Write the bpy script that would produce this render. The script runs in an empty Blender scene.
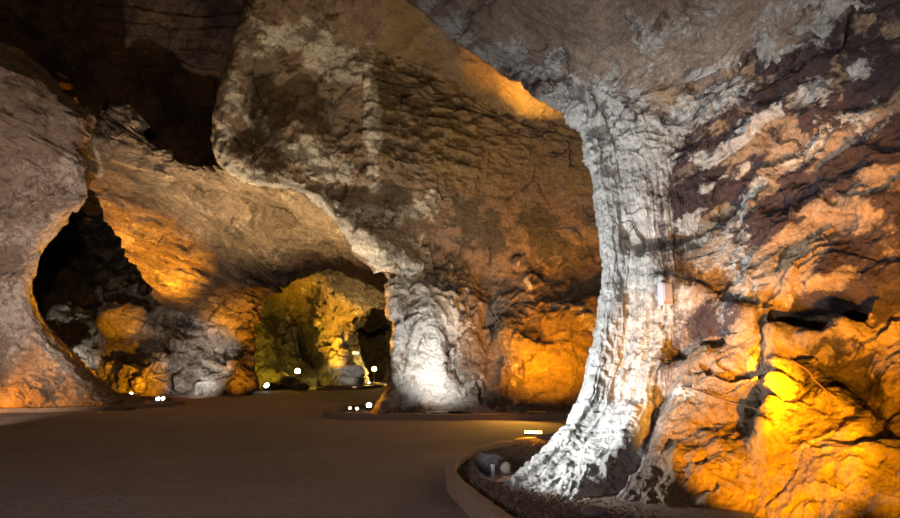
import bpy, bmesh, math, random
import numpy as np
from mathutils import Vector, Matrix

random.seed(7)
SC = bpy.context.scene
COL = SC.collection

# ------------------------------------------------------------------ camera
F = 620.0
PITCH = math.atan((360.0 - 259.0) / F)
CAMZ = 1.6
cp, sp = math.cos(PITCH), math.sin(PITCH)
cam_d = bpy.data.cameras.new('camera')
cam_d.sensor_width = 36.0
cam_d.lens = F / 900.0 * 36.0
cam_d.clip_end = 300
cam = bpy.data.objects.new('camera', cam_d)
COL.objects.link(cam)
cam.location = (0, 0, CAMZ)
cam.rotation_euler = (math.pi / 2 + PITCH, 0, 0)
SC.camera = cam

def ray(px, py):
    a, b = (px - 450.0) / F, (259.0 - py) / F
    return np.array([a, cp - b * sp, sp + b * cp])

def P(px, py, Y):
    """the point at distance Y ahead of the visitor, seen in direction px, py"""
    d = ray(px, py)
    return d * (Y / d[1]) + np.array([0, 0, CAMZ])

def G(px, py, z=0.0):
    """the point on the ground"""
    d = ray(px, py)
    t = (z - CAMZ) / d[2]
    return d * t + np.array([0, 0, CAMZ])

# ------------------------------------------------------------------ noise
def _hash(ix, iy, iz, seed):
    h = (ix.astype(np.uint32) * np.uint32(374761393) + iy.astype(np.uint32) * np.uint32(668265263)
         + iz.astype(np.uint32) * np.uint32(2147483647) + np.uint32((seed * 144665 + 977) & 0xffffffff))
    h = (h ^ (h >> np.uint32(13))) * np.uint32(1274126177)
    h = (h ^ (h >> np.uint32(15))) * np.uint32(2246822519)
    return h ^ (h >> np.uint32(16))

def _h01(ix, iy, iz, seed):
    return _hash(ix, iy, iz, seed).astype(np.float32) / np.float32(4294967295.0)

def vnoise(p, seed=0):
    """value noise, -1..1"""
    i = np.floor(p).astype(np.int64)
    f = (p - i).astype(np.float32)
    w = f * f * f * (f * (f * 6 - 15) + 10)
    r = 0
    for dx in (0, 1):
        wx = w[:, 0] if dx else 1 - w[:, 0]
        for dy in (0, 1):
            wy = w[:, 1] if dy else 1 - w[:, 1]
            for dz in (0, 1):
                wz = w[:, 2] if dz else 1 - w[:, 2]
                r = r + wx * wy * wz * _h01(i[:, 0] + dx, i[:, 1] + dy, i[:, 2] + dz, seed)
    return r * 2 - 1

def fbm(p, oct=5, seed=0, gain=.5, lac=2.03):
    r, a = 0, 1.0
    q = p
    for k in range(oct):
        r = r + a * vnoise(q, seed + k * 17)
        q = q * lac + 3.7
        a *= gain
    return r

def ridged(p, oct=5, seed=0, gain=.5):
    r, a = 0, 1.0
    q = p
    for k in range(oct):
        n = 1 - np.abs(vnoise(q, seed + k * 13)) * 2
        r = r + a * n
        q = q * 2.07 + 1.3
        a *= gain
    return r

def facets(p, seed=0, slope=.8):
    """angular broken-rock facets: every cell is a tilted plane; also returns distance to the cell edge"""
    i = np.floor(p).astype(np.int64)
    best = np.full(len(p), 1e9, np.float32)
    second = best.copy()
    val = np.zeros(len(p), np.float32)
    for dx in (-1, 0, 1):
        for dy in (-1, 0, 1):
            for dz in (-1, 0, 1):
                cx, cy, cz = i[:, 0] + dx, i[:, 1] + dy, i[:, 2] + dz
                ox, oy, oz = (_h01(cx, cy, cz, seed), _h01(cx, cy, cz, seed + 1), _h01(cx, cy, cz, seed + 2))
                ex, ey, ez = p[:, 0] - cx - ox, p[:, 1] - cy - oy, p[:, 2] - cz - oz
                d = np.sqrt(ex * ex + ey * ey + ez * ez)
                gx, gy, gz = (_h01(cx, cy, cz, seed + 3) - .5, _h01(cx, cy, cz, seed + 4) - .5, _h01(cx, cy, cz, seed + 5) - .5)
                v = (_h01(cx, cy, cz, seed + 6) - .5) * .6 + slope * 2 * (ex * gx + ey * gy + ez * gz)
                near = d < best
                second = np.where(near, best, np.minimum(second, d))
                val = np.where(near, v, val)
                best = np.where(near, d, best)
    return val, second - best

def sstep(a, b, x):
    t = np.clip((x - a) / (b - a), 0, 1)
    return t * t * (3 - 2 * t)

def dist_poly(p, pts):
    """distance from points p to the polyline pts"""
    d = np.full(len(p), 1e9)
    if len(pts) == 1:
        return np.linalg.norm(p - pts[0], axis=1)
    for a, b in zip(pts[:-1], pts[1:]):
        ab = b - a
        t = np.clip(((p - a) @ ab) / max(ab @ ab, 1e-9), 0, 1)
        d = np.minimum(d, np.linalg.norm(p - a - t[:, None] * ab, axis=1))
    return d

# ------------------------------------------------------------------ rock sheets
def cr(ctrl, n):
    """Catmull-Rom along axis 0"""
    m = len(ctrl)
    t = np.linspace(0, m - 1, n)
    i = np.clip(np.floor(t).astype(int), 0, m - 2)
    f = (t - i)[(...,) + (None,) * (ctrl.ndim - 1)]
    p1, p2 = ctrl[i], ctrl[i + 1]
    p0 = np.where((i > 0)[(...,) + (None,) * (ctrl.ndim - 1)], ctrl[np.maximum(i - 1, 0)], 2 * p1 - p2)
    p3 = np.where((i < m - 2)[(...,) + (None,) * (ctrl.ndim - 1)], ctrl[np.minimum(i + 2, m - 1)], 2 * p2 - p1)
    return .5 * (2 * p1 + (p2 - p0) * f + (2 * p0 - 5 * p1 + 4 * p2 - p3) * f ** 2 + (3 * p1 - p0 - 3 * p2 + p3) * f ** 3)

class Sheet:
    def __init__(s, rows, nv, nu):
        c = np.array([[P(*q) if len(q) == 3 else np.array(q[:3]) for q in r] for r in rows])
        g = cr(c, nv)
        g = np.swapaxes(cr(np.swapaxes(g, 0, 1), nu), 0, 1)
        s.nv, s.nu = nv, nu
        s.p = g.reshape(-1, 3)
        s.base = s.p.copy()
        vv, uu = np.meshgrid(np.linspace(0, len(rows) - 1, nv), np.linspace(0, len(rows[0]) - 1, nu), indexing='ij')
        s.u, s.v = uu.ravel(), vv.ravel()
        s.attr = {}
        s.normals()
    def normals(s):
        g = s.p.reshape(s.nv, s.nu, 3)
        du = np.gradient(g, axis=1)
        dv = np.gradient(g, axis=0)
        n = np.cross(du, dv).reshape(-1, 3)
        n /= np.linalg.norm(n, axis=1)[:, None] + 1e-9
        to = np.array([0, 0, CAMZ]) - s.p
        if np.sum(n * to) < 0:
            n = -n
            s.flip = True
        else:
            s.flip = False
        s.n = n
    def at(s, px, py):
        """the point of the rock face met in that direction (the nearest one)"""
        d = ray(px, py)
        d = d / np.linalg.norm(d)
        q = s.p - np.array([0, 0, CAMZ])
        L = np.linalg.norm(q, axis=1)
        c = (q @ d) / L
        ang = np.arccos(np.clip(c, -1, 1))
        ok = ang < ang.min() + .004
        return s.p[np.argmin(np.where(ok, L, 1e9))]
    def bedding(s, deg, stretch=.14, sb=None, sa=None):
        """coordinates along and across the bedding, dipping by deg to the right"""
        a = math.radians(deg)
        w = .25 * fbm(s.base * .5, 3, 900)
        s.attr['sb'] = s.base[:, 2] * math.cos(a) + s.base[:, 0] * math.sin(a) + w if sb is None else sb
        s.attr['sa'] = ((s.base[:, 0] * math.cos(a) - s.base[:, 2] * math.sin(a)) + .6 * s.base[:, 1]) * stretch if sa is None else sa
    def line(s, *pts):
        return [s.at(*q) for q in pts]
    def push(s, d):
        s.p = s.p + s.n * d[:, None]
    def mesh(s, name, m, kind='structure', label=None):
        if 'crust' in s.attr and 'sb' not in s.attr:
            s.bedding(0)
        me = bpy.data.meshes.new(name)
        nv, nu = s.nv, s.nu
        idx = np.arange(nv * nu).reshape(nv, nu)
        a, b, c, d = idx[:-1, :-1], idx[:-1, 1:], idx[1:, 1:], idx[1:, :-1]
        q = np.stack([a, b, c, d] if not s.flip else [a, d, c, b], -1).reshape(-1, 4)
        me.vertices.add(nv * nu)
        me.vertices.foreach_set('co', s.p.astype(np.float32).ravel())
        me.loops.add(q.size)
        me.loops.foreach_set('vertex_index', q.astype(np.int32).ravel())
        me.polygons.add(len(q))
        me.polygons.foreach_set('loop_start', np.arange(0, q.size, 4, dtype=np.int32))
        me.polygons.foreach_set('loop_total', np.full(len(q), 4, np.int32))
        me.update(calc_edges=True)
        me.polygons.foreach_set('use_smooth', np.ones(len(q), bool))
        for k, v in s.attr.items():
            at = me.attributes.new(k, 'FLOAT', 'POINT')
            at.data.foreach_set('value', v.astype(np.float32))
        me.materials.append(m)
        o = bpy.data.objects.new(name, me)
        COL.objects.link(o)
        o['kind'] = kind
        if label:
            o['label'] = label
        return o

# ------------------------------------------------------------------ materials
def newmat(name):
    m = bpy.data.materials.new(name)
    m.use_nodes = True
    return m, m.node_tree, m.node_tree.nodes['Principled BSDF']

def rock_mat(name, c0, c1, c2, crust=(.74, .71, .66), clay_and_shade=(.06, .045, .045), rust=(.30, .13, .05),
             scale=1.0, bump=.5, rough=.85, spec=.25, stretch=(1, 1, 1), mott=.36, streak=4.0, samt=.8, tone=.35):
    m, nt, b = newmat(name)
    N, L = nt.nodes, nt.links
    tc = N.new('ShaderNodeTexCoord')
    mp = N.new('ShaderNodeMapping')
    mp.inputs['Scale'].default_value = stretch
    L.new(tc.outputs['Object'], mp.inputs[0])
    def noise(sc, det=8, rgh=.6, dist=0.0):
        n = N.new('ShaderNodeTexNoise')
        n.inputs['Scale'].default_value = sc * scale
        n.inputs['Detail'].default_value = det
        n.inputs['Roughness'].default_value = rgh
        n.inputs['Distortion'].default_value = dist
        L.new(mp.outputs[0], n.inputs['Vector'])
        return n
    n1 = noise(.55, 9, .62, .6)
    n2 = noise(2.6, 8, .68, .3)
    r = N.new('ShaderNodeValToRGB')
    e = r.color_ramp.elements
    e[0].position, e[0].color = .30, (*c0, 1)
    e[1].position, e[1].color = .72, (*c2, 1)
    x = e.new(.5)
    x.color = (*c1, 1)
    mix = N.new('ShaderNodeMath'); mix.operation = 'MULTIPLY_ADD'
    L.new(n2.outputs['Fac'], mix.inputs[0]); mix.inputs[1].default_value = .55
    m2 = N.new('ShaderNodeMath'); m2.operation = 'MULTIPLY'
    L.new(n1.outputs['Fac'], m2.inputs[0]); m2.inputs[1].default_value = .45
    L.new(m2.outputs[0], mix.inputs[2])
    L.new(mix.outputs[0], r.inputs[0])
    cur = r.outputs['Color']
    def layer(cur, attr, col, noisenode, amt=.55, lo=.42, hi=.62, colvar=.25):
        a = N.new('ShaderNodeAttribute'); a.attribute_name = attr
        # mask = smoothstep(attr + (noise - .5) * amt)
        s1 = N.new('ShaderNodeMath'); s1.operation = 'MULTIPLY_ADD'
        L.new(noisenode.outputs['Fac'], s1.inputs[0]); s1.inputs[1].default_value = amt * 2; 
        s2 = N.new('ShaderNodeMath'); s2.operation = 'SUBTRACT'
        L.new(a.outputs['Fac'], s2.inputs[0]); s2.inputs[1].default_value = amt
        L.new(s2.outputs[0], s1.inputs[2])
        mr = N.new('ShaderNodeMapRange'); mr.interpolation_type = 'SMOOTHSTEP'
        mr.inputs['From Min'].default_value = lo; mr.inputs['From Max'].default_value = hi
        L.new(s1.outputs[0], mr.inputs['Value'])
        cv = N.new('ShaderNodeMix'); cv.data_type = 'RGBA'
        cv.inputs[6].default_value = (*[c * (1 - colvar) for c in col], 1)
        cv.inputs[7].default_value = (*[min(1, c * (1 + colvar)) for c in col], 1)
        L.new(n2.outputs['Fac'], cv.inputs[0])
        mx = N.new('ShaderNodeMix'); mx.data_type = 'RGBA'
        L.new(mr.outputs[0], mx.inputs[0]); L.new(cur, mx.inputs[6]); L.new(cv.outputs[2], mx.inputs[7])
        return mx.outputs[2]
    nf = noise(5.5, 9, .72, .8)
    cur = layer(cur, 'rust', rust, n1, .5)
    cur = layer(cur, 'clay_and_shade', clay_and_shade, nf, .6, .30, .74)
    cur = layer(cur, 'crust', crust, nf, .75, .28, .70, .22)
    nm = noise(11, 10, .82)
    mm = N.new('ShaderNodeMapRange'); mm.inputs['From Min'].default_value = .30; mm.inputs['From Max'].default_value = .68
    mm.inputs['To Min'].default_value = mott; mm.inputs['To Max'].default_value = 1.2
    L.new(nm.outputs['Fac'], mm.inputs['Value'])
    mu = N.new('ShaderNodeMix'); mu.data_type = 'RGBA'; mu.blend_type = 'MULTIPLY'; mu.inputs[0].default_value = 1
    L.new(cur, mu.inputs[6]); L.new(mm.outputs[0], mu.inputs[7])
    cur = mu.outputs[2]
    b.inputs['Roughness'].default_value = rough
    b.inputs['Specular IOR Level'].default_value = spec
    # small relief: grain, bedding streaks, cracks
    nb = noise(7, 12, .78, .5)
    sa = N.new('ShaderNodeAttribute'); sa.attribute_name = 'sa'
    sb = N.new('ShaderNodeAttribute'); sb.attribute_name = 'sb'
    cx = N.new('ShaderNodeCombineXYZ'); L.new(sa.outputs['Fac'], cx.inputs[0]); L.new(sb.outputs['Fac'], cx.inputs[1])
    ns = N.new('ShaderNodeTexNoise'); ns.inputs['Scale'].default_value = streak; ns.inputs['Detail'].default_value = 8
    ns.inputs['Roughness'].default_value = .7; ns.inputs['Distortion'].default_value = .25
    L.new(cx.outputs[0], ns.inputs['Vector'])
    nw = noise(.9, 6, .65)
    wp = N.new('ShaderNodeMix'); wp.data_type = 'VECTOR'; wp.inputs[0].default_value = .45
    L.new(mp.outputs[0], wp.inputs[4]); L.new(nw.outputs['Color'], wp.inputs[5])
    vb = N.new('ShaderNodeTexVoronoi'); vb.inputs['Scale'].default_value = 1.1 * scale; vb.feature = 'DISTANCE_TO_EDGE'
    L.new(wp.outputs[1], vb.inputs['Vector'])
    vm = N.new('ShaderNodeMapRange'); vm.inputs['From Max'].default_value = .035; vm.interpolation_type = 'SMOOTHSTEP'
    L.new(vb.outputs['Distance'], vm.inputs['Value'])
    # only some of the joints are open cracks
    gate = N.new('ShaderNodeMapRange'); gate.inputs['From Min'].default_value = .38; gate.inputs['From Max'].default_value = .50
    L.new(n1.outputs['Fac'], gate.inputs['Value'])
    ck = N.new('ShaderNodeMath'); ck.operation = 'MAXIMUM'; L.new(vm.outputs[0], ck.inputs[0]); L.new(gate.outputs[0], ck.inputs[1])
    s1 = N.new('ShaderNodeMath'); s1.operation = 'MULTIPLY_ADD'; L.new(ns.outputs['Fac'], s1.inputs[0]); s1.inputs[1].default_value = samt; L.new(nb.outputs['Fac'], s1.inputs[2])
    ad = N.new('ShaderNodeMath'); ad.operation = 'MULTIPLY_ADD'; L.new(ck.outputs[0], ad.inputs[0]); ad.inputs[1].default_value = .35; L.new(s1.outputs[0], ad.inputs[2])
    # dirt in the cracks and tone along the bedding
    tn = N.new('ShaderNodeMapRange'); tn.inputs['From Min'].default_value = .32; tn.inputs['From Max'].default_value = .62
    tn.inputs['To Min'].default_value = 1 - tone * min(1, samt); tn.inputs['To Max'].default_value = 1.1
    L.new(ns.outputs['Fac'], tn.inputs['Value'])
    ct = N.new('ShaderNodeMapRange'); ct.inputs['To Min'].default_value = .35; L.new(ck.outputs[0], ct.inputs['Value'])
    tt = N.new('ShaderNodeMath'); tt.operation = 'MULTIPLY'; L.new(tn.outputs[0], tt.inputs[0]); L.new(ct.outputs[0], tt.inputs[1])
    mu2 = N.new('ShaderNodeMix'); mu2.data_type = 'RGBA'; mu2.blend_type = 'MULTIPLY'; mu2.inputs[0].default_value = 1
    L.new(cur, mu2.inputs[6]); L.new(tt.outputs[0], mu2.inputs[7])
    L.new(mu2.outputs[2], b.inputs['Base Color'])
    bp = N.new('ShaderNodeBump'); bp.inputs['Strength'].default_value = bump; bp.inputs['Distance'].default_value = .22 / scale
    L.new(ad.outputs[0], bp.inputs['Height'])
    L.new(bp.outputs[0], b.inputs['Normal'])
    return m

def plain(name, col, rough=.6, metal=0.0, bump=0.0, bs=40.0, var=.15):
    m, nt, b = newmat(name)
    N, L = nt.nodes, nt.links
    tc = N.new('ShaderNodeTexCoord')
    n = N.new('ShaderNodeTexNoise'); n.inputs['Scale'].default_value = bs; n.inputs['Detail'].default_value = 6
    L.new(tc.outputs['Object'], n.inputs['Vector'])
    mx = N.new('ShaderNodeMix'); mx.data_type = 'RGBA'
    mx.inputs[6].default_value = (*[c * (1 - var) for c in col], 1)
    mx.inputs[7].default_value = (*[min(1, c * (1 + var)) for c in col], 1)
    L.new(n.outputs['Fac'], mx.inputs[0]); L.new(mx.outputs[2], b.inputs['Base Color'])
    b.inputs['Roughness'].default_value = rough
    b.inputs['Metallic'].default_value = metal
    if bump:
        bp = N.new('ShaderNodeBump'); bp.inputs['Strength'].default_value = bump; bp.inputs['Distance'].default_value = .02
        L.new(n.outputs['Fac'], bp.inputs['Height']); L.new(bp.outputs[0], b.inputs['Normal'])
    return m

def glow(name, col, strength):
    m, nt, b = newmat(name)
    b.inputs['Base Color'].default_value = (*col, 1)
    b.inputs['Emission Color'].default_value = (*col, 1)
    b.inputs['Emission Strength'].default_value = strength
    return m

# ------------------------------------------------------------------ things: helpers
def prop(o, label=None, cat=None, group=None, kind=None):
    for k, v in (('label', label), ('category', cat), ('group', group), ('kind', kind)):
        if v:
            o[k] = v
    return o

def empty(name, loc, rz=0.0, label=None, cat=None, group=None):
    o = bpy.data.objects.new(name, None)
    o.empty_display_size = .1
    COL.objects.link(o)
    o.location = loc
    o.rotation_euler = (0, 0, rz)
    return prop(o, label, cat, group)

def link(name, bm, m, parent=None, smooth=False):
    bmesh.ops.recalc_face_normals(bm, faces=bm.faces)
    me = bpy.data.meshes.new(name)
    bm.to_mesh(me)
    bm.free()
    if smooth:
        me.polygons.foreach_set('use_smooth', np.ones(len(me.polygons), bool))
    me.materials.append(m)
    o = bpy.data.objects.new(name, me)
    COL.objects.link(o)
    if parent is not None:
        o.parent = parent
    return o

def box(bm, c, s, rot=None, bevel=0.0):
    g = bmesh.ops.create_cube(bm, size=1.0)
    vs = g['verts']
    M = Matrix.Translation(c) @ (rot.to_4x4() if rot is not None else Matrix.Identity(4)) @ Matrix.Diagonal((*s, 1))
    bmesh.ops.transform(bm, matrix=M, verts=vs)
    if bevel:
        es = list({e for v in vs for e in v.link_edges})
        bmesh.ops.bevel(bm, geom=es, offset=bevel, segments=2, affect='EDGES', profile=.6)

def tube(bm, pts, r, n=8, closed_ends=True):
    pts = [Vector(p) for p in pts]
    rings = []
    for i, p in enumerate(pts):
        t = (pts[min(i + 1, len(pts) - 1)] - pts[max(i - 1, 0)]).normalized()
        a = t.cross(Vector((0, 0, 1)))
        if a.length < 1e-3:
            a = t.cross(Vector((1, 0, 0)))
        a.normalize()
        b = a.cross(t)
        rr = r[i] if isinstance(r, (list, tuple)) else r
        rings.append([bm.verts.new(p + (a * math.cos(2 * math.pi * k / n) + b * math.sin(2 * math.pi * k / n)) * rr) for k in range(n)])
    for A, B in zip(rings[:-1], rings[1:]):
        for k in range(n):
            bm.faces.new((A[k], A[(k + 1) % n], B[(k + 1) % n], B[k]))
    if closed_ends:
        bm.faces.new(rings[0][::-1])
        bm.faces.new(rings[-1])

def stone_bm(size, seed, rough=.25, sub=3):
    bm = bmesh.new()
    bmesh.ops.create_icosphere(bm, subdivisions=sub, radius=.5)
    co = np.array([v.co[:] for v in bm.verts])
    f, e = facets(co * 1.7 + seed * 7.3, seed)
    d = 1 + rough * f + .12 * fbm(co * 3 + seed, 3, seed)
    for v, k in zip(bm.verts, d):
        v.co = Vector((v.co.x * k * size[0], v.co.y * k * size[1], v.co.z * k * size[2]))
    zmin = min(v.co.z for v in bm.verts)
    for v in bm.verts:
        v.co.z -= zmin * .8
        if v.co.z < 0: v.co.z *= .2
    return bm

# ================================================================== ROCK FACES
# ---------------------------------------------------------------- right pillar, right wall and the ceiling above it
def build_right():
    rows = [
     [(660,425,15),(512,486,8.05),(556,503,7.2),(606,528,6.4),(690,545,6.05),(785,560,5.85),(870,570,5.45),(980,580,5.2),(1180,600,4.7)],
     [(650,420,15),(516,477,8.5),(560,480,7.6),(616,495,6.95),(696,510,6.6),(785,515,6.35),(866,510,5.85),(980,515,5.5),(1180,520,4.9)],
     [(650,410,15),(545,454,8.9),(582,452,8.2),(632,462,7.5),(700,470,7.1),(783,455,6.85),(860,455,6.25),(970,460,5.8),(1160,460,5.0)],
     [(650,400,15),(575,420,9.2),(604,418,8.6),(648,420,8.0),(706,425,7.6),(781,412,7.3),(852,405,6.65),(960,405,6.1),(1150,400,5.1)],
     [(660,380,15),(590,385,9.5),(618,380,8.9),(662,380,8.45),(712,385,8.0),(780,372,7.65),(846,365,7.1),(950,350,6.4),(1140,340,5.2)],
     [(665,340,15),(599,335,9.7),(628,335,9.1),(676,335,8.7),(722,340,8.3),(782,325,8.0),(846,322,7.4),(945,300,6.6),(1130,280,5.3)],
     [(665,280,15),(605,285,9.9),(634,285,9.3),(680,285,9.0),(728,285,8.7),(784,275,8.2),(846,265,7.6),(940,245,6.8),(1120,220,5.4)],
     [(660,240,15),(603,245,10.1),(632,242,9.5),(678,240,9.2),(728,235,8.9),(786,225,8.4),(848,210,7.8),(935,190,6.9),(1110,160,5.4)],
     [(650,200,15),(599,205,10.3),(626,200,9.7),(672,192,9.4),(726,185,9.1),(788,170,8.6),(850,155,7.9),(930,135,6.9),(1100,90,5.3)],
     [(645,155,15),(593,160,10.6),(618,155,10.1),(662,150,9.6),(720,138,9.2),(785,118,8.5),(850,95,7.7),(925,65,6.7),(1080,10,5.1)],
     [(640,115,15),(580,117,10.9),(606,112,10.4),(648,108,9.8),(708,95,9.2),(776,70,8.4),(842,42,7.5),(915,5,6.3),(1050,-60,4.8)],
     [(610,50,15),(545,95,11.1),(582,86,10.6),(628,80,9.9),(692,68,9.0),(760,42,8.0),(828,8,7.0),(900,-40,5.9),(1020,-130,4.5)],
     [(540,10,15),(486,60,11.3),(532,54,10.8),(585,46,10.0),(652,30,8.9),(722,2,7.7),(792,-38,6.7),(870,-90,5.6),(980,-190,4.3)],
     [(470,-50,15),(412,3,11.5),(464,0,10.9),(524,-10,10.0),(596,-32,8.8),(670,-65,7.4),(740,-110,6.2),(820,-170,5.1),(920,-270,4.0)],
     [(400,-130,15),(352,-75,11.5),(408,-78,10.9),(470,-90,9.9),(540,-115,8.6),(610,-155,7.1),(690,-210,5.9),(770,-280,4.8),(870,-390,3.8)],
    ]
    s = Sheet(rows, 640, 640)
    p = s.p
    u, v = s.u, s.v
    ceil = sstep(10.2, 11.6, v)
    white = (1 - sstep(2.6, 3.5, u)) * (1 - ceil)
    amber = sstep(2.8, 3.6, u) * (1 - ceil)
    # big forms
    s.push(.30 * fbm(p * .45, 4, 3) * (.35 + .3 * amber) * sstep(.9, 2.2, u))
    # ridge that catches the lamp
    rl = s.line((778,345),(783,385),(776,420),(768,445))
    d = dist_poly(s.p, rl)
    s.push(.28 * np.exp(-(d / .12) ** 2))
    # hollow above, undercut ledges
    hl = s.line((800,304),(838,304))
    d = dist_poly(s.p, hl)
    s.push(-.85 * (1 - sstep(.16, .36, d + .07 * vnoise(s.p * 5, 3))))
    lip = s.line((788,338),(818,345),(850,336))
    d = dist_poly(s.p, lip)
    s.push(.26 * np.exp(-(d / .16) ** 2))
    for a, amp, r in ((s.line((660,285),(700,300),(740,320)), .25, .22), (s.line((660,385),(640,430),(600,490)), -.22, .14),
                      (s.line((640,232),(690,225),(725,205)), -.35, .25), (s.line((675,345),(700,330),(725,325)), -.3, .2),
                      (s.line((850,375),(880,395),(897,420)), -.35, .22), (s.line((780,222),(830,200),(870,190)), .2, .3),
                      (s.line((810,370),(838,400)), .12, .12)):
        d = dist_poly(s.p, a)
        s.push(amp * np.exp(-(d / r) ** 2))
    s.normals()
    # broken layered relief that dips down to the left
    th = math.radians(28)
    q = s.p @ np.array([[math.cos(th), 0, -math.sin(th)], [0, 1, 0], [math.sin(th), 0, math.cos(th)]])
    q = q + .25 * np.stack([fbm(s.p * 1.1, 3, k) for k in (5, 6, 7)], 1)
    f1, e1 = facets(q * np.array([.9, 1.0, 1.9]), 11, 1.0)
    f2, e2 = facets(q * np.array([2.6, 2.6, 5.0]), 23, 1.0)
    rg = ridged(q * np.array([.8, 1.2, 2.6]), 5, 31)
    # fibrous runs along the pale foot
    fibre = ridged(np.stack([s.u * 5.0 + .5 * fbm(s.p * 1.2, 4, 8), s.v * .30, s.v * 0 + .5], 1), 4, 41)
    wf1, we1 = facets(s.p * 1.5 + .5 * np.stack([fbm(s.p * 1.6, 3, k) for k in (15, 16, 17)], 1), 45, 1.0)
    big = sstep(3.4, 4.2, u) * sstep(2, 5, v)
    disp = amber * (.13 * f1 * (.35 + .65 * big) + .05 * f2 + .045 * rg) + white * (.032 * wf1 + .035 * fibre + .022 * fbm(s.p * 3.5, 5, 9, .6))
    disp += ceil * (.05 * fbm(s.p * 2.2, 5, 14) + .04 * f1 * (1 - sstep(3.5, 5, u)))
    lumpy = np.exp(-((v - 10.6) / 1.3) ** 2) * (1 - sstep(4.3, 6.0, u))
    disp += lumpy * (.10 * f2 + .06 * fbm(s.p * 4, 4, 77))
    band = sstep(8.4, 9.4, v) * (1 - sstep(10.6, 11.5, v))
    disp += band * (.09 * rg + .05 * f2)
    s.push(disp * sstep(.6, 1.3, u + .3))
    s.push(.020 * fbm(s.p * 6, 5, 55, .65))
    p = s.p
    n = fbm(p * 1.2, 5, 61)
    dip = math.radians(35)
    ns3 = fbm(np.stack([(p[:, 0] * math.cos(dip) + p[:, 2] * math.sin(dip)) * 1.1, p[:, 1] * 2, (p[:, 2] * math.cos(dip) - p[:, 0] * math.sin(dip)) * 3.2], 1), 6, 62, .62)
    # mineral patches, plus shade painted into the hollow's colour
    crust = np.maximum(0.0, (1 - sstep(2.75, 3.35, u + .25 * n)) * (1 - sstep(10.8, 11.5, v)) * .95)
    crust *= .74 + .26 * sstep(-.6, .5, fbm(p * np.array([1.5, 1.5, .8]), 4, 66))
    for pts, r, a in ((((640,232),(672,245),(700,228)), .30, 1.), (((700,158),(725,150),(752,128)), .18, 1.), (((752,128),(800,95),(850,72)), .16, .75),
                      (((620,110),(660,140),(690,120),(745,90)), .42, .62), (((600,80),(650,100),(700,110)), .45, .55),
                      (((735,215),(760,180),(800,150),(880,110)), .20, .66), (((720,250),(745,280),(760,320)), .42, .50), (((660,390),(690,390)), .12, .8),
                      (((610,72),(700,80),(780,45),(850,5)), .22, .85), (((420,15),(470,55),(560,75)), .5, .6), (((745,165),(705,185)), .12, 1.), (((640,45),(700,40),(780,10)), .6, .5)):
        d = dist_poly(p, s.line(*pts))
        crust = np.maximum(crust, a * (1 - sstep(-r * .2, r * 1.6, d + r * (.95 * ns3 + .25 * n))))
    clay_and_shade = np.zeros(len(p))
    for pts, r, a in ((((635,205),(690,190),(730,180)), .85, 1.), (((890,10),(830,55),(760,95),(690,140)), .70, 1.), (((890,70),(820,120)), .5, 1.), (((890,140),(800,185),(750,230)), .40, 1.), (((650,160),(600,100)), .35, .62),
                      (((895,200),(900,230)), .5, .8), (((520,72),(545,78)), .45, 1.), (((660,345),(690,325),(730,315)), .35, .85), (((806,305),(836,306)), .36, 1.), (((850,252),(885,278)), .5, .95), (((842,378),(872,405)), .42, .95), (((888,205),(900,225)), .4, 1.), (((655,470),(640,500)), .3, .5)):  # the small patch in the hollow is painted shade
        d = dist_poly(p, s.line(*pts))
        clay_and_shade = np.maximum(clay_and_shade, a * (1 - sstep(r * .2, r * 1.5, d + r * (.7 * ns3 + .2 * n))))
    clay_and_shade *= .92
    run = ridged(np.stack([u * 6 + .6 * fbm(p * 1.5, 3, 71), v * .35, v * 0], 1), 4, 72)
    clay_and_shade = np.maximum(clay_and_shade, .75 * np.exp(-((u - 2.75) / .55) ** 2) * sstep(.2, 1.1, run) * (1 - ceil))
    crust *= 1 - .45 * np.exp(-((u - 2.8) / .45) ** 2) * sstep(.0, .9, run)
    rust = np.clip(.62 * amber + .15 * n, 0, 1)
    s.attr = {'crust': crust, 'clay_and_shade': clay_and_shade, 'rust': rust}
    s.bedding(-33, .2)
    sb, sa = s.attr['sb'], s.attr['sa']
    k = sstep(2.7, 3.5, u)
    s.bedding(0, 0, sb=sb * k + (1 - k) * u * 1.1, sa=sa * k + (1 - k) * v * .16)
    return s

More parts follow.
